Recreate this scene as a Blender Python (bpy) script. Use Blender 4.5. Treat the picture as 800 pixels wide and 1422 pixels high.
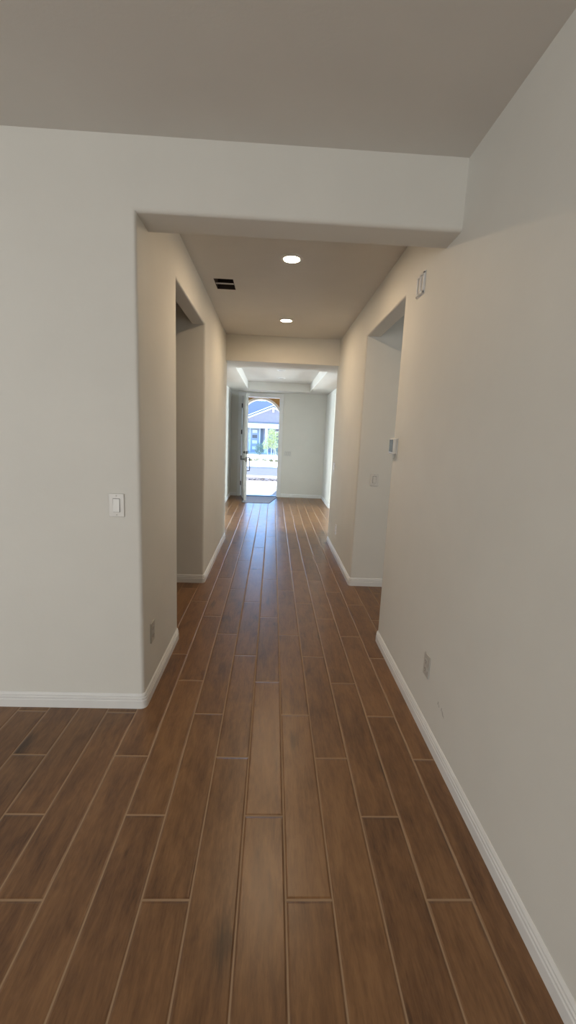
import bpy, bmesh, math, random
from mathutils import Vector, Matrix
random.seed(7)
for o in list(bpy.data.objects): bpy.data.objects.remove(o)
S = bpy.context.scene
COL = S.collection

# ------------------------------------------------------------------ camera
EYE = Vector((0, 0, 1.5))
F_PX, PITCH, ROLL, YAW = 601.38, 0.1768, 0.0424, 0.0404
def camera():
    fw = Vector((math.sin(YAW)*math.cos(PITCH), math.cos(YAW)*math.cos(PITCH), -math.sin(PITCH)))
    rt = Vector((math.cos(YAW), -math.sin(YAW), 0))
    up = rt.cross(fw)
    c, s = math.cos(ROLL), math.sin(ROLL)
    r2 = rt*c + up*s
    u2 = up*c - rt*s
    cam = bpy.data.cameras.new('camera'); cam.sensor_fit = 'VERTICAL'
    cam.sensor_height = 36; cam.lens = F_PX/1422*36; cam.clip_start = .02; cam.clip_end = 500
    o = bpy.data.objects.new('camera', cam); COL.objects.link(o)
    m = Matrix((r2, u2, -fw)).transposed().to_4x4(); m.translation = EYE
    o.matrix_world = m
    S.camera = o
camera()

# ------------------------------------------------------------------ world, sun, daylight, exposure
W = bpy.data.worlds.new('world'); S.world = W; W.use_nodes = True
nt = W.node_tree; nt.nodes.clear()
sky = nt.nodes.new('ShaderNodeTexSky'); sky.sky_type = 'NISHITA'; sky.sun_disc = False
sky.sun_elevation = math.radians(56); sky.sun_rotation = math.radians(8); sky.altitude = 400; sky.dust_density = 0; sky.ozone_density = 4
bg = nt.nodes.new('ShaderNodeBackground'); bg.inputs['Strength'].default_value = 0.8
wo = nt.nodes.new('ShaderNodeOutputWorld')
tint = nt.nodes.new('ShaderNodeMix'); tint.data_type = 'RGBA'; tint.blend_type = 'MULTIPLY'; tint.inputs['Factor'].default_value = 1
tint.inputs['B'].default_value = (.70, .88, 1.02, 1)
nt.links.new(sky.outputs[0], tint.inputs['A']); nt.links.new(tint.outputs['Result'], bg.inputs[0]); nt.links.new(bg.outputs[0], wo.inputs[0])

def sun_lamp():
    l = bpy.data.lights.new('sun', 'SUN'); l.energy = 10.5; l.angle = math.radians(.6); l.color = (1, .95, .86)
    o = bpy.data.objects.new('sun', l); COL.objects.link(o)
    el, az = math.radians(56), math.radians(8)
    to_sun = Vector((math.sin(az)*math.cos(el), math.cos(az)*math.cos(el), math.sin(el)))
    o.rotation_euler = to_sun.to_track_quat('Z', 'Y').to_euler()
sun_lamp()
def daylight(name, loc, rot, sx, sy, power, color):
    l = bpy.data.lights.new(name, 'AREA'); l.shape = 'RECTANGLE'; l.size = sx; l.size_y = sy
    l.energy = power; l.color = color
    o = bpy.data.objects.new(name, l); COL.objects.link(o); o.location = loc; o.rotation_euler = rot
    return o
R = math.radians
# the living room's glass doors behind the photographer
daylight('window_daylight', (-2.6, -3.9, 1.25), (R(90), 0, 0), 3.4, 2.2, 95, (.995, .995, .97))
daylight('side_fill_light', (-4.9, -.6, 1.4), (0, R(-90), 0), 1.5, 1.8, 20, (.90, 1.0, 1.08))  # added fill lamp on the left, brightens the right wall
# window of the room to the right of the foyer
daylight('side_room_daylight', (3.95, 7.6, 1.4), (0, R(90), 0), 1.6, 1.6, 205, (.80, .93, 1.0))
# added fill lamp left of the foyer, aimed at the right wall strip
daylight('left_fill_light', (-4.3, 7.0, 1.45), (0, R(-90), 0), 1.5, .8, 230, (.80, .93, 1.0))
# window of the side passage right of the hallway
daylight('passage_daylight', (2.95, 3.0, 1.5), (0, R(90), 0), 1.2, 1.4, 8, (.95, 1, 1))

S.view_settings.view_transform = 'Standard'; S.view_settings.look = 'None'
S.view_settings.exposure = 0.22; S.view_settings.gamma = 1; S.view_settings.use_curve_mapping = False

# ------------------------------------------------------------------ materials
class N:
    """small node-tree writer"""
    def __init__(s, name):
        s.m = bpy.data.materials.new(name); s.m.use_nodes = True
        s.t = s.m.node_tree; s.b = s.t.nodes['Principled BSDF']
    def n(s, kind, **kw):
        x = s.t.nodes.new('ShaderNode'+kind)
        for k, v in kw.items(): setattr(x, k, v)
        return x
    def l(s, a, b): s.t.links.new(a, b)
    def math(s, op, a, b=None, c=None):
        x = s.n('Math', operation=op)
        for i, v in enumerate((a, b, c)):
            if v is None: continue
            if isinstance(v, (int, float)): x.inputs[i].default_value = v
            else: s.l(v, x.inputs[i])
        return x.outputs[0]
    def ramp(s, fac, stops):
        x = s.n('ValToRGB'); e = x.color_ramp.elements
        while len(e) > 1: e.remove(e[-1])
        e[0].position, e[0].color = stops[0][0], (*stops[0][1], 1)
        for p, c in stops[1:]:
            q = e.new(p); q.color = (*c, 1)
        s.l(fac, x.inputs[0]); return x.outputs[0]
    def noise(s, vec, scale, detail=4, rough=.55, dist=0):
        x = s.n('TexNoise'); x.inputs['Scale'].default_value = scale; x.inputs['Detail'].default_value = detail
        x.inputs['Roughness'].default_value = rough; x.inputs['Distortion'].default_value = dist
        s.l(vec, x.inputs['Vector']); return x.outputs['Fac']
    def bump(s, h, strength, dist=.01):
        x = s.n('Bump'); x.inputs['Strength'].default_value = strength; x.inputs['Distance'].default_value = dist
        s.l(h, x.inputs['Height']); s.l(x.outputs[0], s.b.inputs['Normal'])

def plain(name, col, rough=.5, metal=0, var=.06, scale=8, bump=0, bscale=60, emit=None):
    k = N(name)
    co = k.n('TexCoord').outputs['Object']
    f = k.noise(co, scale)
    a = tuple(max(0, c*(1-var)) for c in col); b = tuple(min(1, c*(1+var)) for c in col)
    k.l(k.ramp(f, [(.3, a), (.7, b)]), k.b.inputs['Base Color'])
    k.b.inputs['Roughness'].default_value = rough; k.b.inputs['Metallic'].default_value = metal
    if bump: k.bump(k.noise(co, bscale, 3), bump, .004)
    if emit:
        k.b.inputs['Emission Color'].default_value = (*emit[0], 1); k.b.inputs['Emission Strength'].default_value = emit[1]
    return k.m

WALL = plain('greige wall paint', (.70, .69, .645), .62, 0, .02, 3, .10, 70)
CEIL = plain('ceiling paint', (.70, .68, .64), .75, 0, .02, 3, .10, 70)
TRIM = plain('white trim enamel', (.75, .75, .74), .35, 0, .02)
PLASTIC = plain('white switch plastic', (.68, .67, .64), .25, 0, .02)
GLOSSW = plain('glossy white plastic', (.86, .85, .82), .16, 0, .02)
ALMOND = plain('outlet plastic', (.48, .46, .42), .3, 0, .02)
SLOT = plain('dark slot', (.06, .055, .05), .6)
DARKMETAL = plain('dark bronze hardware', (.05, .048, .045), .35, .8)
SCREEN = plain('dark glass screen', (.035, .037, .04), .12)
DUCT = plain('dark duct liner', (.045, .032, .025), .8)
DOORW = plain('white door paint', (.86, .86, .85), .35, 0, .02)
DOOREDGE = plain('greige door edge', (.42, .42, .40), .5, 0, .04)
MAT = plain('grey mat', (.30, .30, .34), .8, 0, .12, 40, .3, 200)
MATEDGE = plain('mat edging', (.10, .11, .12), .7)
LENS = plain('lit lamp lens', (1, .9, .75), .5, emit=((1.0, .74, .48), 330))
LENSOFF = plain('unlit lamp lens', (.38, .38, .37), .3)
STUCCO = plain('tan stucco', (.55, .32, .11), .85, 0, .08, 12, .3, 90)
ARCHGLOW = plain('sunlit arch edge', (.86, .80, .68), .8, 0, .04, 12, .2, 90)  # sunlight on the arch edge put into the colour
CONC = plain('pale concrete', (.62, .60, .57), .85, 0, .06, 5, .15, 60)
ASPH = plain('asphalt', (.10, .10, .115), .9, 0, .10, 4, .3, 120)
GRAVEL = plain('decomposed granite', (.55, .50, .44), .95, 0, .2, 40, .5, 80)
ROCK = plain('brown river rock', (.17, .15, .14), .8, 0, .4, 25, .3, 60)
SLAB = plain('light block slab', (.3, .3, .3), .9)
BARK = plain('pale bark', (.66, .62, .52), .8, 0, .12, 20)
def leafmat(name, a, b):
    k = N(name); co = k.n('TexCoord').outputs['Object']
    k.l(k.ramp(k.noise(co, 9, 2), [(.3, a), (.7, b)]), k.b.inputs['Base Color'])
    k.b.inputs['Roughness'].default_value = .55
    try: k.b.inputs['Transmission Weight'].default_value = 0
    except Exception: pass
    tr = k.n('BsdfTranslucent'); k.l(k.b.inputs['Base Color'].links[0].from_socket, tr.inputs['Color'])
    mxs = k.n('MixShader'); mxs.inputs[0].default_value = .45
    out = k.t.nodes['Material Output']; k.l(k.b.outputs[0], mxs.inputs[1]); k.l(tr.outputs[0], mxs.inputs[2]); k.l(mxs.outputs[0], out.inputs['Surface'])
    return k.m
LEAF = leafmat('yellow green leaves', (.40, .46, .18), (.66, .68, .38))
LEAFD = leafmat('dark green leaves', (.12, .21, .16), (.20, .31, .24))
LEAFO = leafmat('olive tufts', (.22, .21, .08), (.36, .33, .15))

def siding(name, col, pitch, depth=.35):
    k = N(name); co = k.n('TexCoord').outputs['Object']
    sp = k.n('SeparateXYZ'); k.l(co, sp.inputs[0])
    f = k.math('FRACT', k.math('MULTIPLY', sp.outputs['Z'], 1/pitch))
    g = k.noise(co, 4)
    k.l(k.ramp(g, [(.3, tuple(c*.95 for c in col)), (.7, tuple(min(1, c*1.05) for c in col))]), k.b.inputs['Base Color'])
    k.b.inputs['Roughness'].default_value = .8; k.b.inputs['Specular IOR Level'].default_value = .1
    k.bump(f, depth, .03)
    return k.m
SIDING = siding('blue grey lap siding', (.37, .32, .34), .18)
PORCHWALL = siding('pale blue lap siding', (.37, .34, .38), .18)
ROOF = siding('blue slate shingles', (.060, .105, .20), .12, .6)
HWHITE = plain('white house trim', (.85, .86, .88), .6, 0, .02)
HDOOR = plain('pale blue house door', (.36, .39, .45), .5, 0, .02)
HPANE = plain('frosted lite', (.78, .78, .74), .2, 0, .1)
HPANED = plain('dark lite', (.12, .13, .15), .15, 0, .1)
HGREY = plain('grey sidelight', (.13, .15, .19), .4)
STONE = plain('light ledgestone', (.66, .66, .68), .85, 0, .25, 6, .4, 20)

def tiles():
    WD, LN, X0, Y0, ST = .1555, .951, -.062, 1.17, .317
    k = N('wood look plank tile')
    co = k.n('TexCoord').outputs['Object']
    sp = k.n('SeparateXYZ'); k.l(co, sp.inputs[0])
    X, Y = sp.outputs['X'], sp.outputs['Y']
    u = k.math('MULTIPLY', k.math('SUBTRACT', X, X0), 1/WD)
    row = k.math('FLOOR', u); fu = k.math('FRACT', u)
    sh = k.math('MULTIPLY', k.math('FLOORED_MODULO', k.math('SUBTRACT', 1.0, row), 3.0), ST)
    v = k.math('MULTIPLY', k.math('SUBTRACT', k.math('SUBTRACT', Y, Y0), sh), 1/LN)
    cel = k.math('FLOOR', v); fv = k.math('FRACT', v)
    du = k.math('MULTIPLY', k.math('MINIMUM', fu, k.math('SUBTRACT', 1.0, fu)), WD)
    dv = k.math('MULTIPLY', k.math('MINIMUM', fv, k.math('SUBTRACT', 1.0, fv)), LN)
    d = k.math('MINIMUM', du, k.math('MULTIPLY', dv, .75))
    mr = k.n('MapRange', interpolation_type='SMOOTHSTEP'); k.l(d, mr.inputs[0])
    mr.inputs[1].default_value = .0019; mr.inputs[2].default_value = .0037
    tile = mr.outputs[0]                                    # 1 on the tile, 0 in the grout
    cb = k.n('CombineXYZ'); k.l(row, cb.inputs[0]); k.l(cel, cb.inputs[1])
    wn = k.n('TexWhiteNoise', noise_dimensions='2D'); k.l(cb.outputs[0], wn.inputs['Vector'])
    rnd = wn.outputs['Value']
    # grain coordinates: stretched along the plank, moved by a random offset per plank
    off = k.n('CombineXYZ'); k.l(k.math('MULTIPLY', rnd, 37.0), off.inputs[0]); k.l(k.math('MULTIPLY', rnd, 91.0), off.inputs[1])
    k.l(k.math('MULTIPLY', rnd, 53.0), off.inputs[2])
    va = k.n('VectorMath', operation='ADD'); k.l(co, va.inputs[0]); k.l(off.outputs[0], va.inputs[1])
    mp = k.n('Mapping'); mp.inputs['Scale'].default_value = (1, .13, 1); k.l(va.outputs[0], mp.inputs[0])
    g1 = k.noise(mp.outputs[0], 30, 9, .68, .5)
    g2 = k.noise(mp.outputs[0], 170, 5, .65, .3)
    mp2 = k.n('Mapping'); mp2.inputs['Scale'].default_value = (1, .45, 1); k.l(va.outputs[0], mp2.inputs[0])
    g3 = k.noise(mp2.outputs[0], 7, 3, .5, 1.2)
    gr = k.math('ADD', k.math('ADD', k.math('MULTIPLY', g1, .46), k.math('MULTIPLY', g2, .26)), k.math('MULTIPLY', g3, .28))
    gr = k.math('ADD', gr, k.math('MULTIPLY', k.math('SUBTRACT', rnd, .5), .10))
    wood = k.ramp(gr, [(.33, (.062, .026, .0095)), (.43, (.138, .062, .023)), (.52, (.194, .093, .036)), (.63, (.258, .130, .053))])
    # a few dark knots
    vo = k.n('TexVoronoi'); vo.inputs['Scale'].default_value = 2.6
    mp3 = k.n('Mapping'); mp3.inputs['Scale'].default_value = (1.6, .55, 1); k.l(va.outputs[0], mp3.inputs[0])
    k.l(mp3.outputs[0], vo.inputs['Vector'])
    kn = k.n('MapRange', interpolation_type='SMOOTHSTEP'); k.l(k.math('ADD', vo.outputs['Distance'], k.math('MULTIPLY', k.math('SUBTRACT', g1, .5), .22)), kn.inputs[0])
    kn.inputs[1].default_value = .02; kn.inputs[2].default_value = .17; kn.inputs[3].default_value = .42; kn.inputs[4].default_value = 1
    mk = k.n('Mix', data_type='RGBA', blend_type='MULTIPLY'); mk.inputs['Factor'].default_value = 1
    k.l(wood, mk.inputs['A']); k.l(kn.outputs[0], mk.inputs['B'])
    mx = k.n('Mix', data_type='RGBA'); k.l(tile, mx.inputs['Factor'])
    mx.inputs['A'].default_value = (.36, .24, .145, 1); k.l(mk.outputs['Result'], mx.inputs['B'])
    k.l(mx.outputs['Result'], k.b.inputs['Base Color'])
    rg = k.n('MapRange'); k.l(tile, rg.inputs[0]); rg.inputs[3].default_value = .85; rg.inputs[4].default_value = .33
    k.l(k.math('ADD', rg.outputs[0], k.math('MULTIPLY', k.math('SUBTRACT', g1, .5), .12)), k.b.inputs['Roughness'])
    ed = k.n('MapRange', interpolation_type='SMOOTHSTEP'); k.l(d, ed.inputs[0]); ed.inputs[1].default_value = .0012; ed.inputs[2].default_value = .009
    k.bump(ed.outputs[0], 1.0, .0020)
    k.b.inputs['Specular IOR Level'].default_value = .58
    return k.m
TILE = tiles()

# ------------------------------------------------------------------ mesh helpers
def link(name, bm, mat, parent=None, loc=None, smooth=False):
    me = bpy.data.meshes.new(name)
    bmesh.ops.recalc_face_normals(bm, faces=bm.faces)
    bm.to_mesh(me); bm.free()
    if mat: me.materials.append(mat)
    if smooth:
        for p in me.polygons: p.use_smooth = True
        try: me.set_sharp_from_angle(angle=R(40))
        except Exception: pass
    o = bpy.data.objects.new(name, me); COL.objects.link(o)
    if parent: o.parent = parent
    if loc: o.location = loc
    return o
def struct(o): o['kind'] = 'structure'; return o
def empty(name, loc=(0, 0, 0), rot=(0, 0, 0)):
    o = bpy.data.objects.new(name, None); COL.objects.link(o); o.location = loc; o.rotation_euler = rot
    o.empty_display_size = .05
    return o
def tag(o, label, cat, group=None, kind=None):
    o['label'] = label; o['category'] = cat
    if group: o['group'] = group
    if kind: o['kind'] = kind
    return o
def box(bm, x0, x1, y0, y1, z0, z1, bev=0, seg=2, mat=None):
    r = bmesh.ops.create_cube(bm, size=1)
    vs = r['verts']
    for v in vs:
        v.co = Vector(((x0+x1)/2 + v.co.x*(x1-x0), (y0+y1)/2 + v.co.y*(y1-y0), (z0+z1)/2 + v.co.z*(z1-z0)))
    if bev:
        es = list({e for v in vs for e in v.link_edges})
        bmesh.ops.bevel(bm, geom=es, offset=bev, segments=seg, affect='EDGES', profile=.5)
    return bm
def B(): return bmesh.new()
def prism(poly, axis, a, b, bevel=None, off=.02, seg=5):
    """extrude a 2D outline; bevel(p, q) picks the edges to round (points as 3D tuples)"""
    bm = B()
    def P(t, w):
        return {'x': (w, t[0], t[1]), 'y': (t[0], w, t[1]), 'z': (t[0], t[1], w)}[axis]
    va = [bm.verts.new(P(t, a)) for t in poly]; vb = [bm.verts.new(P(t, b)) for t in poly]
    bm.faces.new(va); bm.faces.new(list(reversed(vb)))
    n = len(poly)
    for i in range(n):
        j = (i+1) % n
        bm.faces.new((va[i], vb[i], vb[j], va[j]))
    bmesh.ops.recalc_face_normals(bm, faces=bm.faces)
    if bevel:
        es = [e for e in bm.edges if bevel(e.verts[0].co, e.verts[1].co)]
        bmesh.ops.bevel(bm, geom=es, offset=off, segments=seg, affect='EDGES', profile=.5)
    return bm
def near(a, b): return abs(a-b) < 1e-4
def tube(bm, pts, r, seg=10, cap=True):
    rings = []
    n = len(pts)
    for i, p in enumerate(pts):
        p = Vector(p)
        d = (Vector(pts[min(i+1, n-1)]) - Vector(pts[max(i-1, 0)])).normalized()
        a = d.orthogonal().normalized(); b = d.cross(a)
        if i and rings:
            # keep the frame from twisting
            a0 = (rings[-1][0].co - Vector(pts[i-1])); a0 = (a0 - d*a0.dot(d))
            if a0.length > 1e-6: a = a0.normalized(); b = d.cross(a)
        rr = r[i] if isinstance(r, (list, tuple)) else r
        rings.append([bm.verts.new(p + a*math.cos(t)*rr + b*math.sin(t)*rr) for t in [2*math.pi*q/seg for q in range(seg)]])
    for i in range(n-1):
        for q in range(seg):
            bm.faces.new((rings[i][q], rings[i][(q+1) % seg], rings[i+1][(q+1) % seg], rings[i+1][q]))
    if cap:
        bm.faces.new(rings[0][::-1]); bm.faces.new(rings[-1])
    return bm
def lathe(bm, prof, seg=32, cap0=False, cap1=False):
    """profile (r, z) turned about Z"""
    rings = [[bm.verts.new((r*math.cos(2*math.pi*q/seg), r*math.sin(2*math.pi*q/seg), z)) for q in range(seg)] for r, z in prof]
    for i in range(len(prof)-1):
        for q in range(seg):
            bm.faces.new((rings[i][q], rings[i][(q+1) % seg], rings[i+1][(q+1) % seg], rings[i+1][q]))
    if cap0: bm.faces.new(rings[0][::-1])
    if cap1: bm.faces.new(rings[-1])
    return bm

# ------------------------------------------------------------------ measured layout (metres, camera at the origin)
XL, XR = -.6514, .8348                     # hallway sides
YA, YB = 2.1653, 2.3715                    # living-room wall with the beam
YL1, YL2, YR1, YR2 = 2.9895, 4.1861, 3.028, 4.2274   # side openings
YH, YH2 = 5.932, 6.094                     # foyer header
YF, YF2 = 10.412, 10.56                    # entry wall
ZC, ZH2, ZB, ZO, ZO2, ZHD = 2.755, 2.745, 2.4545, 2.4483, 2.4304, 2.419
XFL, XFR = -.998, 1.222                    # foyer sides
ZS, ZT = 2.447, 2.62                       # foyer soffit and tray
TL, TR = .115, .125
TOP = 3.0
XW, YBK = -5.0, -4.0                       # living room extents

# ------------------------------------------------------------------ room shell
bm = B(); box(bm, -5.2, 4.2, -4.2, YF, -.1, 0)
struct(link('floor', bm, TILE))

# living-room wall left of the hallway, one piece with the beam over the hallway mouth
def fbev(p, q):
    ymouth = near(p.y, YA) and near(q.y, YA) or near(p.y, YB) and near(q.y, YB)
    if not ymouth: return False
    if near(p.z, ZB) and near(q.z, ZB): return True
    return near(p.y, YA) and near(p.x, XL) and near(q.x, XL)
struct(link('wall_front', prism([(-5.2, 0), (XL, 0), (XL, ZB), (XR, ZB), (XR, TOP), (-5.2, TOP)], 'y', YA, YB, fbev, .022, 6), WALL, smooth=True))

def openbev(xf, ya, yb, zo):
    def f(p, q):
        if not (near(p.x, xf) and near(q.x, xf)): return False
        if near(p.z, zo) and near(q.z, zo): return True
        return (near(p.y, ya) and near(q.y, ya)) or (near(p.y, yb) and near(q.y, yb))
    return f
struct(link('wall_left', prism([(YB, 0), (YL1, 0), (YL1, ZO), (YL2, ZO), (YL2, 0), (YH, 0), (YH, TOP), (YB, TOP)], 'x', XL-TL, XL,
       openbev(XL, YL1, YL2, ZO), .02, 5), WALL, smooth=True))
struct(link('wall_right', prism([(YBK, 0), (YR1, 0), (YR1, ZO2), (YR2, ZO2), (YR2, 0), (YH, 0), (YH, TOP), (YBK, TOP)], 'x', XR, XR+TR,
       openbev(XR, YR1, YR2, ZO2), .02, 5), WALL, smooth=True))
def hbev(p, q):
    if near(p.z, ZHD) and near(q.z, ZHD) and near(p.y, q.y): return True
    return near(p.y, YH2) and near(q.y, YH2) and near(p.x, q.x) and (near(p.x, XL) or near(p.x, XR))
struct(link('wall_middle', prism([(-1.2, 0), (XL, 0), (XL, ZHD), (XR, ZHD), (XR, 0), (4.2, 0), (4.2, TOP), (-1.2, TOP)], 'y', YH, YH2, hbev, .018, 4), WALL, smooth=True))
# side passage on the left
bm = B(); box(bm, -3.0, XL-TL, YL2, YL2+.115, 0, TOP); struct(link('wall_left_passage', bm, WALL))
bm = B(); box(bm, -3.1, -3.0, YB, YL2+.115, 0, TOP); struct(link('wall_left_passage_end', bm, WALL))
# side passage on the right
bm = B(); box(bm, XR+TR, 3.1, YR2, YR2+.115, 0, TOP); struct(link('wall_right_passage', bm, WALL))
bm = B(); box(bm, 3.0, 3.1, 1.4, YR2+.115, 0, TOP); struct(link('wall_right_passage_end', bm, WALL))
bm = B(); box(bm, XR+TR, 3.1, 1.3, 1.4, 0, TOP); struct(link('wall_right_passage_near', bm, WALL))
# rest of the living room, behind the photographer
bm = B(); box(bm, -5.2, -5.0, YBK-.2, YA, 0, TOP); struct(link('wall_living_left', bm, WALL))
bm = B(); box(bm, -5.2, XR+TR, YBK-.2, YBK, 0, TOP); struct(link('wall_back', bm, WALL))
# foyer
ZFO0 = 2.335
YO3, YO4 = 6.7, 8.6  # added opening, lets the left fill lamp reach the right wall
struct(link('wall_foyer_left', prism([(YH2, 0), (YO3, 0), (YO3, ZFO0), (YO4, ZFO0), (YO4, 0), (YF, 0), (YF, TOP), (YH2, TOP)], 'x', XFL-.115, XFL,
       openbev(XFL, YO3, YO4, ZFO0), .018, 4), WALL, smooth=True))
bm = B(); box(bm, -4.5, -4.4, YH, YF, 0, TOP); struct(link('wall_fill_bay_end', bm, WALL))  # unseen room added to house the left fill lamp
bm = B(); box(bm, -4.5, -1.2, YH, YH2, 0, TOP); struct(link('wall_fill_bay_near', bm, WALL))
bm = B(); box(bm, -4.4, XFL-.115, YH2, YF, ZH2, ZH2+.05); struct(link('ceiling_fill_bay', bm, CEIL))
YO1, YO2, ZFO = 6.9, 9.03, 2.335
struct(link('wall_foyer_right', prism([(YH2, 0), (YO1, 0), (YO1, ZFO), (YO2, ZFO), (YO2, 0), (YF, 0), (YF, TOP), (YH2, TOP)], 'x', XFR, XFR+.115,
       openbev(XFR, YO1, YO2, ZFO), .018, 4), WALL, smooth=True))
bm = B(); box(bm, 4.0, 4.2, YH2, YF, 0, TOP); struct(link('wall_side_room_end', bm, WALL))
# entry wall with the door opening
DX0, DX1, DZ = -.765, .137, 2.345
struct(link('wall_entry', prism([(-6, -.15), (DX0, -.15), (DX0, DZ), (DX1, DZ), (DX1, -.15), (6, -.15), (6, TOP+.2), (-6, TOP+.2)], 'y', YF, YF2), WALL))
# ceilings
bm = B(); box(bm, -5.0, XR, YBK, YA, ZC, ZC+.05); struct(link('ceiling', bm, CEIL))
VX0, VX1, VY0, VY1 = -.542, -.38, 3.885, 4.15       # register hole
bm = B()
for a in ((XL, VX0, YB, YH), (VX1, XR, YB, YH), (VX0, VX1, YB, VY0), (VX0, VX1, VY1, YH)):
    box(bm, a[0], a[1], a[2], a[3], ZH2, ZH2+.03)
struct(link('ceiling_hallway', bm, CEIL))
bm = B(); box(bm, -3.0, XL-TL, YB, YL2, ZH2, ZH2+.05); struct(link('ceiling_left_passage', bm, CEIL))
bm = B(); box(bm, XR+TR, 3.0, 1.4, YR2, ZH2, ZH2+.05); struct(link('ceiling_right_passage', bm, CEIL))
bm = B(); box(bm, XFR+.115, 4.0, YH2, YF, ZH2, ZH2+.05); struct(link('ceiling_side_room', bm, CEIL))
XT0, XT1, YT0, YT1 = -.597, .778, 6.75, 9.949       # tray recess
def ring_soffit():
    bm = B()
    o = [(XFL, YH2), (XFR, YH2), (XFR, YF), (XFL, YF)]; i = [(XT0, YT0), (XT1, YT0), (XT1, YT1), (XT0, YT1)]
    vo = [bm.verts.new((*p, ZS)) for p in o]; vi = [bm.verts.new((*p, ZS)) for p in i]
    vt = [bm.verts.new((*p, ZT)) for p in i]
    for k in range(4):
        j = (k+1) % 4
        bm.faces.new((vo[k], vo[j], vi[j], vi[k])); bm.faces.new((vi[k], vi[j], vt[j], vt[k]))
    bm.faces.new(vt)
    return bm
struct(link('ceiling_foyer', ring_soffit(), CEIL))
bm = B(); box(bm, -6, 6, -4.4, YF2, TOP, TOP+.15); struct(link('ceiling_light_block', bm, SLAB))  # unseen slab added to keep sky light out of the rooms

# ------------------------------------------------------------------ baseboards
BPROF = [(0, 0), (.0135, 0), (.0135, .044), (.0100, .048), (.0118, .052), (.0118, .060), (.0078, .064), (.0092, .068), (.0085, .073), (.003, .0815), (0, .083)]
def baseboard(name, path, side, rnd=(), r=.02):
    """path along the wall face; side=+1 puts the board to the left of travel; rnd lists corners to round"""
    pts = []
    for i, p in enumerate(path):
        p = Vector((*p, 0))
        if i in rnd:
            a = (Vector((*path[i-1], 0))-p).normalized(); b = (Vector((*path[i+1], 0))-p).normalized()
            c = p + (a+b)*r
            for k in range(7):
                t = k/6*math.pi/2
                pts.append(c - b*r*math.cos(t) - a*r*math.sin(t))
        else: pts.append(p)
    bm = B(); rings = []
    for i, p in enumerate(pts):
        d0 = (p-pts[i-1]).normalized() if i else None
        d1 = (pts[i+1]-p).normalized() if i < len(pts)-1 else None
        n0 = Vector((-d0.y, d0.x, 0))*side if d0 else None
        n1 = Vector((-d1.y, d1.x, 0))*side if d1 else None
        if n0 is None: n = n1
        elif n1 is None: n = n0
        else:
            n = (n0+n1).normalized(); n = n/max(.3, n.dot(n0))
        rings.append([bm.verts.new(p + n*d + Vector((0, 0, z))) for d, z in BPROF])
    m = len(BPROF)
    for i in range(len(rings)-1):
        for k in range(m-1):
            bm.faces.new((rings[i][k], rings[i][k+1], rings[i+1][k+1], rings[i+1][k]))
    bm.faces.new(rings[0]); bm.faces.new(rings[-1][::-1])
    return struct(link(name, bm, TRIM))
baseboard('baseboard_left', [(-5, YA), (XL, YA), (XL, YL1), (XL-TL, YL1)], -1, (1, 2))
baseboard('baseboard_left_far', [(-3, YL2), (XL, YL2), (XL, YH2), (XFL, YH2), (XFL, YO3), (XFL-.115, YO3)], -1, (1, 2))
baseboard('baseboard_right', [(XR, YBK), (XR, YR1), (XR+TR, YR1)], 1, (1,))
baseboard('baseboard_right_far', [(3, YR2), (XR, YR2), (XR, YH2), (XFR, YH2)], 1, (1, 2))
baseboard('baseboard_foyer_left', [(XFL-.115, YO4), (XFL, YO4), (XFL, YF), (DX0-.09, YF)], -1, (1,))
baseboard('baseboard_foyer_right', [(XFR+.115, YO2), (XFR, YO2), (XFR, YF), (DX1+.085, YF)], 1, (1,))

# ------------------------------------------------------------------ entry door
def casing():
    w, t = .075, .016
    poly = [(DX0-w, 0), (DX0, 0), (DX0, DZ), (DX1, DZ), (DX1, 0), (DX1+w, 0), (DX1+w, DZ+w), (DX0-w, DZ+w)]
    return prism(poly, 'y', YF-t, YF, lambda p, q: near(p.y, YF-t) and near(q.y, YF-t), .004, 2)
struct(link('trim_1', casing(), TRIM))
def jamb():
    w = .018
    poly = [(DX0, -.02), (DX0+w, -.02), (DX0+w, DZ-w), (DX1-w, DZ-w), (DX1-w, -.02), (DX1, -.02), (DX1, DZ), (DX0, DZ)]
    return prism(poly, 'y', YF, YF2+.01)
struct(link('trim_2', jamb(), TRIM))
bm = B(); box(bm, DX0+.018, DX1-.018, YF-.01, YF2+.04, -.02, .014, .005); struct(link('trim_3', bm, DARKMETAL))
# the leaf, swung into the foyer (its own frame: x along the leaf from the hinge, y = outer face)
LW, LT, LH = .865, .045, 2.315
hx, hy = DX0+.022, YF-.005
ang = math.atan2(9.525-hy, -.597-hx)
leaf = empty('door_1', (hx, hy, .016), (0, 0, ang)); leaf['kind'] = 'structure'
bm = B(); box(bm, 0, LW, 0, LT, 0, LH, .003)
slab = link('door_slab', bm, DOORW, leaf)
def panel(y0, y1):
    bm = B()
    for z0, z1 in ((.22, .95), (1.15, 2.15)):
        for a in ((.13, LW-.13, z0, z0+.03), (.13, LW-.13, z1-.03, z1), (.13, .16, z0, z1), (LW-.16, LW-.13, z0, z1)):
            box(bm, a[0], a[1], y0, y1, a[2], a[3], .003)
    return bm
link('panel_moulding', panel(LT, LT+.006), DOORW, leaf)
link('panel_moulding', panel(-.006, 0), DOORW, leaf)
link('edge_band', box(B(), LW-.002, LW+.0008, .002, LT-.002, .003, LH-.003), DOOREDGE, leaf)
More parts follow.
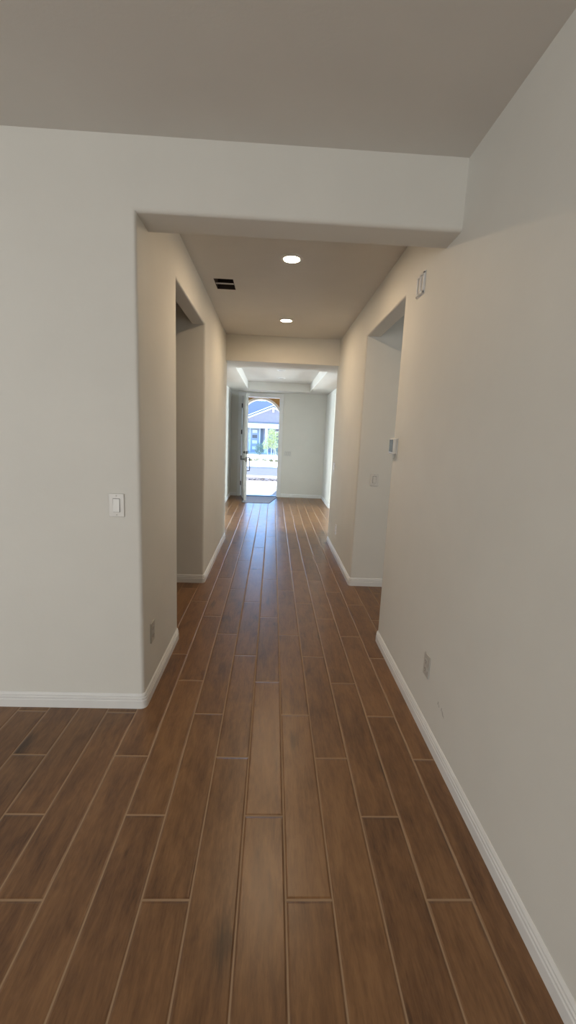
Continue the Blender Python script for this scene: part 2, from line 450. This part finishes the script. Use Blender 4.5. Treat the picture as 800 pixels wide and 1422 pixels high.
# inner face is y<0 or y>0 depending on swing: inside of the house looks -x when open -> local -y
for hz in (.31-.016, .912-.016, 1.515-.016, 2.12-.016):
    bm = B(); tube(bm, [(-.006, -.008, hz-.05), (-.006, -.008, hz+.05)], .013, 12)
    box(bm, -.004, .045, -.004, .001, hz-.055, hz+.055)
    link('hinge', bm, DARKMETAL, leaf)
def lockset():
    bm = B()
    box(bm, LW-.001, LW+.002, LT/2-.013, LT/2+.013, .86, .96)        # latch plate
    box(bm, LW-.001, LW+.002, LT/2-.013, LT/2+.013, 1.03, 1.09)
    tube(bm, [(LW+.001, LT/2, 1.06), (LW+.018, LT/2, 1.06)], .009)
    tube(bm, [(LW+.001, LT/2, .91), (LW+.012, LT/2, .91)], .008)
    return bm
link('latch', lockset(), DARKMETAL, leaf)
IN, OUT = -1, 1
def inside_lever():
    bm = B(); x = LW-.07
    tube(bm, [(x, 0, .91), (x, -.012, .91)], .033, 20)
    tube(bm, [(x, -.01, .91), (x, -.055, .91)], .011, 12)
    tube(bm, [(x+.005, -.055, .91), (x-.06, -.056, .912), (x-.115, -.054, .905)], [.011, .010, .008], 12)
    tube(bm, [(x, 0, 1.06), (x, -.014, 1.06)], .032, 20)
    box(bm, x-.006, x+.006, -.034, -.014, 1.04, 1.08, .003)
    return bm
link('lever_handle', inside_lever(), DARKMETAL, leaf, smooth=True)
def pull():
    bm = B(); x = LW-.07; y = LT
    tube(bm, [(x, y, 1.06), (x, y+.022, 1.06)], .032, 20)
    box(bm, x-.026, x+.026, y, y+.008, .83, .99, .006)
    tube(bm, [(x, y+.004, .95), (x, y+.045, .955), (x, y+.064, .93), (x, y+.066, .86), (x, y+.066, .68), (x, y+.060, .660), (x, y+.004, .655)],
         [.010, .011, .014, .011, .009, .009, .010], 12)
    tube(bm, [(x, y, .655), (x, y+.006, .655)], .018, 16)
    return bm
link('pull_handle', pull(), DARKMETAL, leaf, smooth=True)
# mat on the floor behind the door
def mat():
    q = [(-.700, 10.30), (.150, 10.385), (-.035, 9.37), (-.640, 9.345)]
    def quad(q, z0, z1): return prism(q, 'z', z0, z1)
    t = link('doormat', quad(q, .0005, .006), MATEDGE)
    c = Vector((sum(p[0] for p in q)/4, sum(p[1] for p in q)/4))
    q2 = [tuple(c + (Vector(p)-c)*.955) for p in q]
    link('pile', quad(q2, .004, .0085), MAT, t)
    tag(t, 'thin grey mat with dark edge on tiles at the open front door', 'mat')
mat()

# ------------------------------------------------------------------ downlights
def downlight(loc, lit, label, group):
    t = empty('recessed_downlight', loc)
    tag(t, label, 'ceiling light', group)
    bm = B(); lathe(bm, [(.0545, -.002), (.0555, -.009), (.060, -.0125), (.070, -.0115), (.081, -.004), (.083, 0)], 40)
    link('trim_ring', bm, TRIM, t, smooth=True)
    bm = B(); lathe(bm, [(.0535, -.004), (.052, -.008), (.044, -.0115), (.030, -.013), (.012, -.014), (.001, -.0142)], 40, cap1=True)
    link('lens', bm, LENS if lit else LENSOFF, t, smooth=True)
    return t
downlight((.086, 3.37, ZH2), True, 'lit round downlight nearer to the beam in the hallway ceiling', 'hallway downlights')
downlight((.098, 5.08, ZH2), True, 'lit round downlight farther along the hallway, close to the foyer header', 'hallway downlights')
downlight((.102, 8.01, ZT), False, 'unlit white downlight in the foyer tray ceiling, nearer the hallway', 'foyer downlights')
downlight((.122, 9.11, ZT), False, 'unlit white downlight in the foyer tray ceiling, nearer the front door', 'foyer downlights')

# ------------------------------------------------------------------ open register box in the hallway ceiling
def register():
    t = empty('duct_opening', ((VX0+VX1)/2, (VY0+VY1)/2, ZH2))
    tag(t, 'dark uncovered rectangular duct opening with a divider in the hallway ceiling', 'vent')
    w, d = (VX1-VX0)/2, (VY1-VY0)/2
    bm = B(); h = .2; th = .004
    box(bm, -w, -w+th, -d, d, .0, h); box(bm, w-th, w, -d, d, .0, h)
    box(bm, -w+th, w-th, -d, -d+th, .0, h); box(bm, -w+th, w-th, d-th, d, .0, h); box(bm, -w, w, -d, d, h, h+.006)
    link('duct_box', bm, DUCT, t)
    bm = B(); box(bm, -w+th, w-th, -.012, .004, .001, .009, .001); link('divider', bm, CEIL, t)
register()

# ------------------------------------------------------------------ plates on the walls; local frame: x across, y out of the wall, z up
def on_wall(o, loc, facing):
    o.location = loc
    o.rotation_euler = (0, 0, {'-y': math.pi, '+x': -math.pi/2, '-x': math.pi/2}[facing])
def plate_bm(w, h, t=.006):
    return box(B(), -w/2, w/2, 0, t, -h/2, h/2, .0025, 2)
def screws(t, zs, mat, xs=(0,)):
    for x in xs:
        for z in zs:
            bm = B(); lathe(bm, [(.0035, 0), (.003, .001), (.0005, .0015)], 10, cap1=True)
            bmesh.ops.rotate(bm, verts=bm.verts, cent=(0, 0, 0), matrix=Matrix.Rotation(-math.pi/2, 3, 'X'))
            bmesh.ops.translate(bm, verts=bm.verts, vec=(x, .006, z))
            link('screw', bm, mat, t)
def rocker_switch(loc, facing, label, gangs=1, w=.076, h=.118, cat='light switch', group=None, PLASTIC=PLASTIC):
    t = empty('light_switch'); on_wall(t, loc, facing); tag(t, label, cat, group)
    link('plate', plate_bm(w, h), PLASTIC, t)
    xs = [(g-(gangs-1)/2)*.046 for g in range(gangs)]
    for x in xs:
        bm = box(B(), x-.0172, x+.0172, .004, .0068, -.0345, .0345); link('rocker_gap', bm, SLOT, t)
        bm = B()
        v = [(-.0155, .0085, .0325), (.0155, .0085, .0325), (-.0155, .0105, 0), (.0155, .0105, 0), (-.0155, .0125, -.0325), (.0155, .0125, -.0325)]
        a = [bm.verts.new((x+p[0], p[1], p[2])) for p in v]; b = [bm.verts.new((x+p[0], .005, p[2])) for p in v]
        for f in ((0, 1, 3, 2), (2, 3, 5, 4)): bm.faces.new([a[i] for i in f])
        for f in ((0, 1), (1, 3), (3, 5), (5, 4), (4, 2), (2, 0)): bm.faces.new((a[f[0]], a[f[1]], b[f[1]], b[f[0]]))
        link('rocker', bm, PLASTIC, t)
    screws(t, (.048, -.048), ALMOND, xs)
    return t
def outlet(loc, facing, label, mat=None, group='duplex wall outlets'):
    t = empty('wall_outlet'); on_wall(t, loc, facing); tag(t, label, 'outlet', group)
    m = mat or PLASTIC
    link('plate', plate_bm(.074, .118), m, t)
    for z in (.021, -.021):
        bm = B(); lathe(bm, [(.0172, 0), (.0172, .0035), (.016, .0045), (.001, .0045)], 24, cap1=True)
        bmesh.ops.rotate(bm, verts=bm.verts, cent=(0, 0, 0), matrix=Matrix.Rotation(-math.pi/2, 3, 'X'))
        bmesh.ops.scale(bm, verts=bm.verts, vec=(1, 1, .82)); bmesh.ops.translate(bm, verts=bm.verts, vec=(0, .005, z))
        f = link('socket', bm, m, t)
        bm = B()
        for x, hh in ((-.0065, .0045), (.0065, .0035)): box(bm, x-.0012, x+.0012, .0088, .0100, z+.002-hh, z+.002+hh)
        box(bm, -.0022, .0022, .0088, .0100, z-.0105, z-.0065)
        link('slots', bm, SLOT, f)
    screws(t, (0,), ALMOND)
    return t
rocker_switch((-.770, YA, 1.117), '-y', 'white rocker light switch on the pale wall left of the hallway mouth')
outlet((XL, 2.332, .366), '+x', 'wall outlet on the left jamb just inside the hallway mouth', ALMOND)
outlet((XR, 2.036, .358), '-x', 'wall outlet low on the right wall above the baseboard, closest to the camera', ALMOND)
outlet((XR, 5.34, .345), '-x', 'small white wall outlet low on the right hallway wall, beyond the right opening', GLOSSW)
rocker_switch((1.008, YR2, 1.098), '-y', 'beige rocker light switch on the wall inside the right side opening', w=.08, h=.125)
rocker_switch((XR, 5.83, 1.095), '-x', 'glossy double rocker switch at the far end of the right hallway wall', 2, w=.122, h=.122, PLASTIC=GLOSSW)
rocker_switch((.352, YF, 1.052), '-y', 'triple rocker switch plate on the entry wall right of the front door', 3, w=.168, h=.118)
def thermostat():
    t = empty('thermostat'); on_wall(t, (XR, 2.972, 1.452), '-x')
    tag(t, 'white thermostat with dark screen on the right wall beside the side opening', 'thermostat')
    link('back_plate', box(B(), -.062, .062, 0, .006, -.056, .056, .003), PLASTIC, t)
    link('body', box(B(), -.055, .055, .005, .028, -.052, .052, .006, 3), PLASTIC, t, smooth=True)
    link('screen', box(B(), -.044, .044, .0275, .0292, -.040, .044, .001), SCREEN, t)
    link('tab', box(B(), -.016, .016, 0, .010, -.078, -.056, .002), ALMOND, t)
thermostat()
def chime():
    t = empty('wall_vent'); on_wall(t, (XR, 2.70, 2.392), '-x')
    tag(t, 'small white wall vent with two slots high on the right wall under the ceiling', 'vent')
    w, h = .066, .062
    bm = B()
    box(bm, -w, w, 0, .005, -h, h, .002)
    link('frame', bm, TRIM, t)
    bm = B()
    for a in ((-w+.004, w-.004, h-.018, h-.006), (-w+.004, w-.004, -h+.006, -h+.018), (-w+.004, -w+.018, -h+.006, h-.006), (w-.018, w-.004, -h+.006, h-.006), (-.009, .009, -h+.006, h-.006)):
        box(bm, a[0], a[1],   .004, .013, a[2], a[3], .002)
    link('grille', bm, TRIM, t)
    for x in (-.028, .028):
        link('slot', box(B(), x-.018, x+.018, .0045, .0065, -h+.019, h-.019), ALMOND, t)
chime()
def scuffs():
    bm = B()
    for y, z, a, l in ((1.858, .262, .3, .020), (1.845, .255, -.5, .016), (1.815, .258, .2, .018), (1.800, .247, -.7, .026), (1.785, .240, -.4, .014)):
        n = 8; vs = []
        for k in range(n):
            t = 2*math.pi*k/n; p, q = math.cos(t)*l/2*.45, math.sin(t)*l/2*(1+.2*random.random())
            vs.append(bm.verts.new((XR-.0006, y + p*math.cos(a)-q*math.sin(a), z + p*math.sin(a)+q*math.cos(a))))
        bm.faces.new(vs)
    o = link('scuff_mark', bm, plain('scuff grey', (.46, .45, .42), .7)); 
    tag(o, 'faint grey scuff marks low on the right wall near the outlet', 'scuff marks', kind='stuff')
scuffs()

# ------------------------------------------------------------------ porch and street
GZ = -.12
bm = B(); box(bm, -3, 3, YF2, 12.3, -.3, -.03, .01); struct(link('floor_porch', bm, CONC))
def arch_outline(cx, r, zs, z0, n=24):
    pts = [(cx+r, z0), (cx+r, zs)]
    for k in range(1, n): t = math.pi*k/n; pts.append((cx+r*math.cos(t), zs+r*math.sin(t)))
    return pts + [(cx-r, zs), (cx-r, z0)]
ACX, AR, AZ = -.355, .60, 1.855
inner = arch_outline(ACX, AR, AZ, -.3)
struct(link('wall_porch', prism([(-3, -.3)] + inner[::-1] + [(3, -.3), (3, 3.2), (-3, 3.2)], 'y', 12.0, 12.3), STUCCO))
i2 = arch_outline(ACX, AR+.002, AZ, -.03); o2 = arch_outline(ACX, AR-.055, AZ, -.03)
struct(link('arch_sunlit_edge', prism(i2 + o2[::-1], 'y', 11.97, 12.33), ARCHGLOW))  # pale band standing in for the sun-caught edge of the arch
bm = B(); box(bm, -3, 3, YF2, 12.3, 2.72, 2.8); struct(link('ceiling_porch', bm, STUCCO))
def ground(name, x0, x1, y0, y1, z, mat, th=.3):
    bm = B(); box(bm, x0, x1, y0, y1, z-th, z); return struct(link(name, bm, mat))
ground('ground', -60, 60, 12.3, 70, GZ-.05, GRAVEL)
ground('path', -60, 60, 12.3, 15.0, GZ, CONC, .12)
ground('sidewalk', -60, 60, 15.95, 16.7, GZ+.02, CONC, .14)
ground('road', -60, 60, 16.7, 21.1, GZ-.03, ASPH, .05)
ground('sidewalk_far', -60, 60, 21.1, 25.4, GZ+.02, CONC, .14)
def rocks():
    bm = B()
    for i in range(170):
        x, y = random.uniform(-2.2, 1.6), random.uniform(15.05, 15.9)
        s = random.uniform(.04, .10)
        r = bmesh.ops.create_icosphere(bm, subdivisions=1, radius=s)
        for v in r['verts']:
            v.co = Vector((v.co.x*random.uniform(.8, 1.2)+x, v.co.y*random.uniform(.8, 1.2)+y, v.co.z*.7+GZ-.05+s*.4))
    tag(link('river_rock', bm, ROCK), 'strip of small brown rocks between the front walk and the street', 'rocks', kind='stuff')
rocks()

# ------------------------------------------------------------------ plants
def leaves(bm, c, rad, n, size):
    for i in range(n):
        while True:
            p = Vector((random.uniform(-1, 1), random.uniform(-1, 1), random.uniform(-1, 1)))
            if p.length <= 1 and p.length > .25: break
        p = Vector((p.x*rad[0], p.y*rad[1], p.z*rad[2])) + Vector(c)
        a = Vector((random.gauss(0, 1), random.gauss(0, 1), random.gauss(0, 1))).normalized(); b = a.orthogonal().normalized()
        s = size*random.uniform(.6, 1.3)
        v = [bm.verts.new(p + q) for q in (a*s, b*s*.42, -a*s, -b*s*.42)]
        bm.faces.new(v)
def tree():
    t = empty('young_tree', (-.10, 30, GZ-.05))
    tag(t, 'young pale-leaved tree with slender white trunks in front of the house opposite', 'tree')
    bm = B()
    for c, r, n in (((-.10, 0, 1.45), (.42, .40, .45), 420), ((-.30, .1, .98), (.34, .34, .34), 260), ((.14, 0, 1.0), (.36, .34, .38), 300),
                    ((-.02, -.1, 1.85), (.26, .26, .24), 160), ((-.42, 0, .72), (.20, .22, .16), 70), ((.30, 0, 1.55), (.22, .2, .3), 120)):
        leaves(bm, c, r, n, .055)
    link('foliage', bm, LEAF, t)
    for x0, x1 in ((-.26, -.30), (.0, -.02), (.17, .20), (.31, .18)):
        bm = B(); tube(bm, [(x0, 0, 0), (x0*.9+x1*.1, .02, .4), (x0*.4+x1*.6, 0, .85), (x1, .05, 1.35)], [.034, .03, .022, .010], 8)
        link('trunk', bm, BARK, t, smooth=True)
tree()
def shrub(x, y, r, h, mat, n, label, name='round_shrub', group=None, z=GZ-.05):
    t = empty(name, (x, y, z)); tag(t, label, 'shrub', group)
    bm = B(); leaves(bm, (0, 0, h*.52), (r, r, h*.5), n, .05 if h > .5 else .035); link('foliage', bm, mat, t)
    for k in range(3):
        bm = B(); a = 2.1*k; tube(bm, [(.01*math.cos(a), .01*math.sin(a), 0), (r*.3*math.cos(a), r*.3*math.sin(a), h*.5)], [.012, .005], 6)
        link('stem', bm, BARK, t)
shrub(-1.03, 34.2, .40, .95, LEAFD, 600, 'dark green shrub left of the young tree, by the house opposite')
shrub(.36, 34.2, .42, 1.25, LEAFD, 700, 'dark green shrub to the right behind the young tree, by the house opposite')
for i, (x, y, r, h, lb) in enumerate([(-1.32, 26.0, .16, .17, 'leftmost of the small olive tufts along the far sidewalk'), (-.95, 26.4, .20, .20, 'second small olive tuft from the left along the far sidewalk'),
        (-.50, 25.9, .22, .20, 'middle one of the small olive tufts along the far sidewalk'), (-.08, 26.3, .15, .15, 'second small olive tuft from the right along the far sidewalk'), (.28, 26.0, .17, .16, 'rightmost of the small olive tufts along the far sidewalk')]):
    shrub(x, y, r, h, LEAFO, 160, lb, 'low_tuft', 'low tufts along the far sidewalk')

# ------------------------------------------------------------------ house opposite
def house():
    t = empty('house', (-.08, 38, GZ-.05))
    tag(t, 'blue grey house with white-trimmed porch gable across the street', 'house')
    ox, oy, oz = t.location
    def put(name, bm, mat, par=t, smooth=False):
        bmesh.ops.translate(bm, verts=bm.verts, vec=(-ox, -oy, -oz) if par is t else (-ox, -oy, -oz))
        return link(name, bm, mat, par, smooth=smooth)
    GL, GR, PK, SL, EV = -3.5, 3.35, 3.80, .425, 2.35
    # porch gable
    put('gable_wall', prism([(GL, EV), (GR, EV), (-.08, PK-.03)], 'y', 38.0, 38.12), SIDING)
    put('beam', box(B(), GL, GR, 37.92, 38.14, 1.93, EV, .01), HWHITE)
    put('beam_cap', box(B(), GL-.05, GR+.05, 37.88, 38.0, EV, EV+.07, .005), HGREY)
    def rake(w0, w1, y0, y1):
        xl, xr = -.08-(PK+w1-EV)/SL, -.08+(PK+w1-EV)/SL
        return prism([(xl, EV+w0-w1+.0), (-.08, PK+w0), (xr, EV+w0-w1), (xr, EV), (-.08, PK+w1), (xl, EV)], 'y', y0, y1)
    put('rake_trim', rake(-.17, -.02, 37.86, 37.98), HWHITE)
    put('rake_trim', rake(.04, .13, 37.70, 37.86), HWHITE)
    put('bracket', box(B(), -.17, .01, 37.80, 37.98, PK-.50, PK-.10, .02), HWHITE)
    # roofs: the porch gable and the main roof behind it
    def gable_roof():
        bm = B(); e = .12
        pts = [(-4.1, PK-4.02*SL), (-.08, PK+.0), (3.94, PK-4.02*SL)]
        a = [bm.verts.new((x, 37.72, z+.01)) for x, z in pts]; b = [bm.verts.new((x, 42, z+.01)) for x, z in pts]
        c = [bm.verts.new((x, 37.72, z+e)) for x, z in pts]; d = [bm.verts.new((x, 42, z+e)) for x, z in pts]
        for i in (0, 1):
            bm.faces.new((a[i], a[i+1], b[i+1], b[i])); bm.faces.new((c[i], c[i+1], d[i+1], d[i]))
            bm.faces.new((a[i], a[i+1], c[i+1], c[i])); bm.faces.new((b[i], b[i+1], d[i+1], d[i]))
        for i in (0, 2): bm.faces.new((a[i], b[i], d[i], c[i]))
        return bm
    put('porch_roof', gable_roof(), ROOF)
    put('roof', prism([(38.4, 2.45), (44, 4.66), (49.6, 2.45), (49.6, 2.33), (44, 4.52), (38.4, 2.33)], 'x', -10, 9), ROOF)
    put('wall', box(B(), -9.6, 8.6, 39.0, 49.2, GZ-.05, 2.55), PORCHWALL)
    put('porch_floor', box(B(), GL, GR, 36.4, 39.0, GZ-.05, GZ+.0, .01), CONC)
    def post(x, w):
        put('post', box(B(), x-w/2, x+w/2, 37.9, 38.14, .75, 1.93, .01), HWHITE)
        put('pier', box(B(), x-w*.75, x+w*.75, 37.84, 38.22, GZ-.05, .75, .02), STONE)
    for x in (GL+.2, -.62, GR-.2): post(x, .22)
    put('sidelight', box(B(), -1.16, -.92, 38.95, 39.0, GZ, 1.9, .01), HGREY)
    put('downspout', box(B(), -2.22, -2.12, 38.9, 39.0, GZ, 1.95, .02), STONE)
    dr = put('front_door', box(B(), -2.02, -1.25, 38.93, 39.0, GZ, 1.92, .01), HDOOR)
    fr = B()
    box(fr, -2.10, -2.02, 38.90, 39.0, GZ, 1.99); box(fr, -1.25, -1.17, 38.90, 39.0, GZ, 1.99); box(fr, -2.02, -1.25, 38.90, 39.0, 1.92, 1.99)
    put('door_frame', fr, HWHITE)
    for i, z in enumerate((1.52, 1.08, .60, .08)):
        o = link('lite', box(B(), -1.86-ox, -1.44-ox, 38.905-oy, 38.94-oy, z-oz, z+.27-oz, .006), HPANED if i == 1 else HPANE, dr)
    put('window', box(B(), .15, 1.5, 38.93, 39.0, .55, 1.75, .02), HWHITE)
    put('pane', box(B(), .22, 1.43, 38.92, 38.99, .62, 1.68, .01), HPANED)
house()
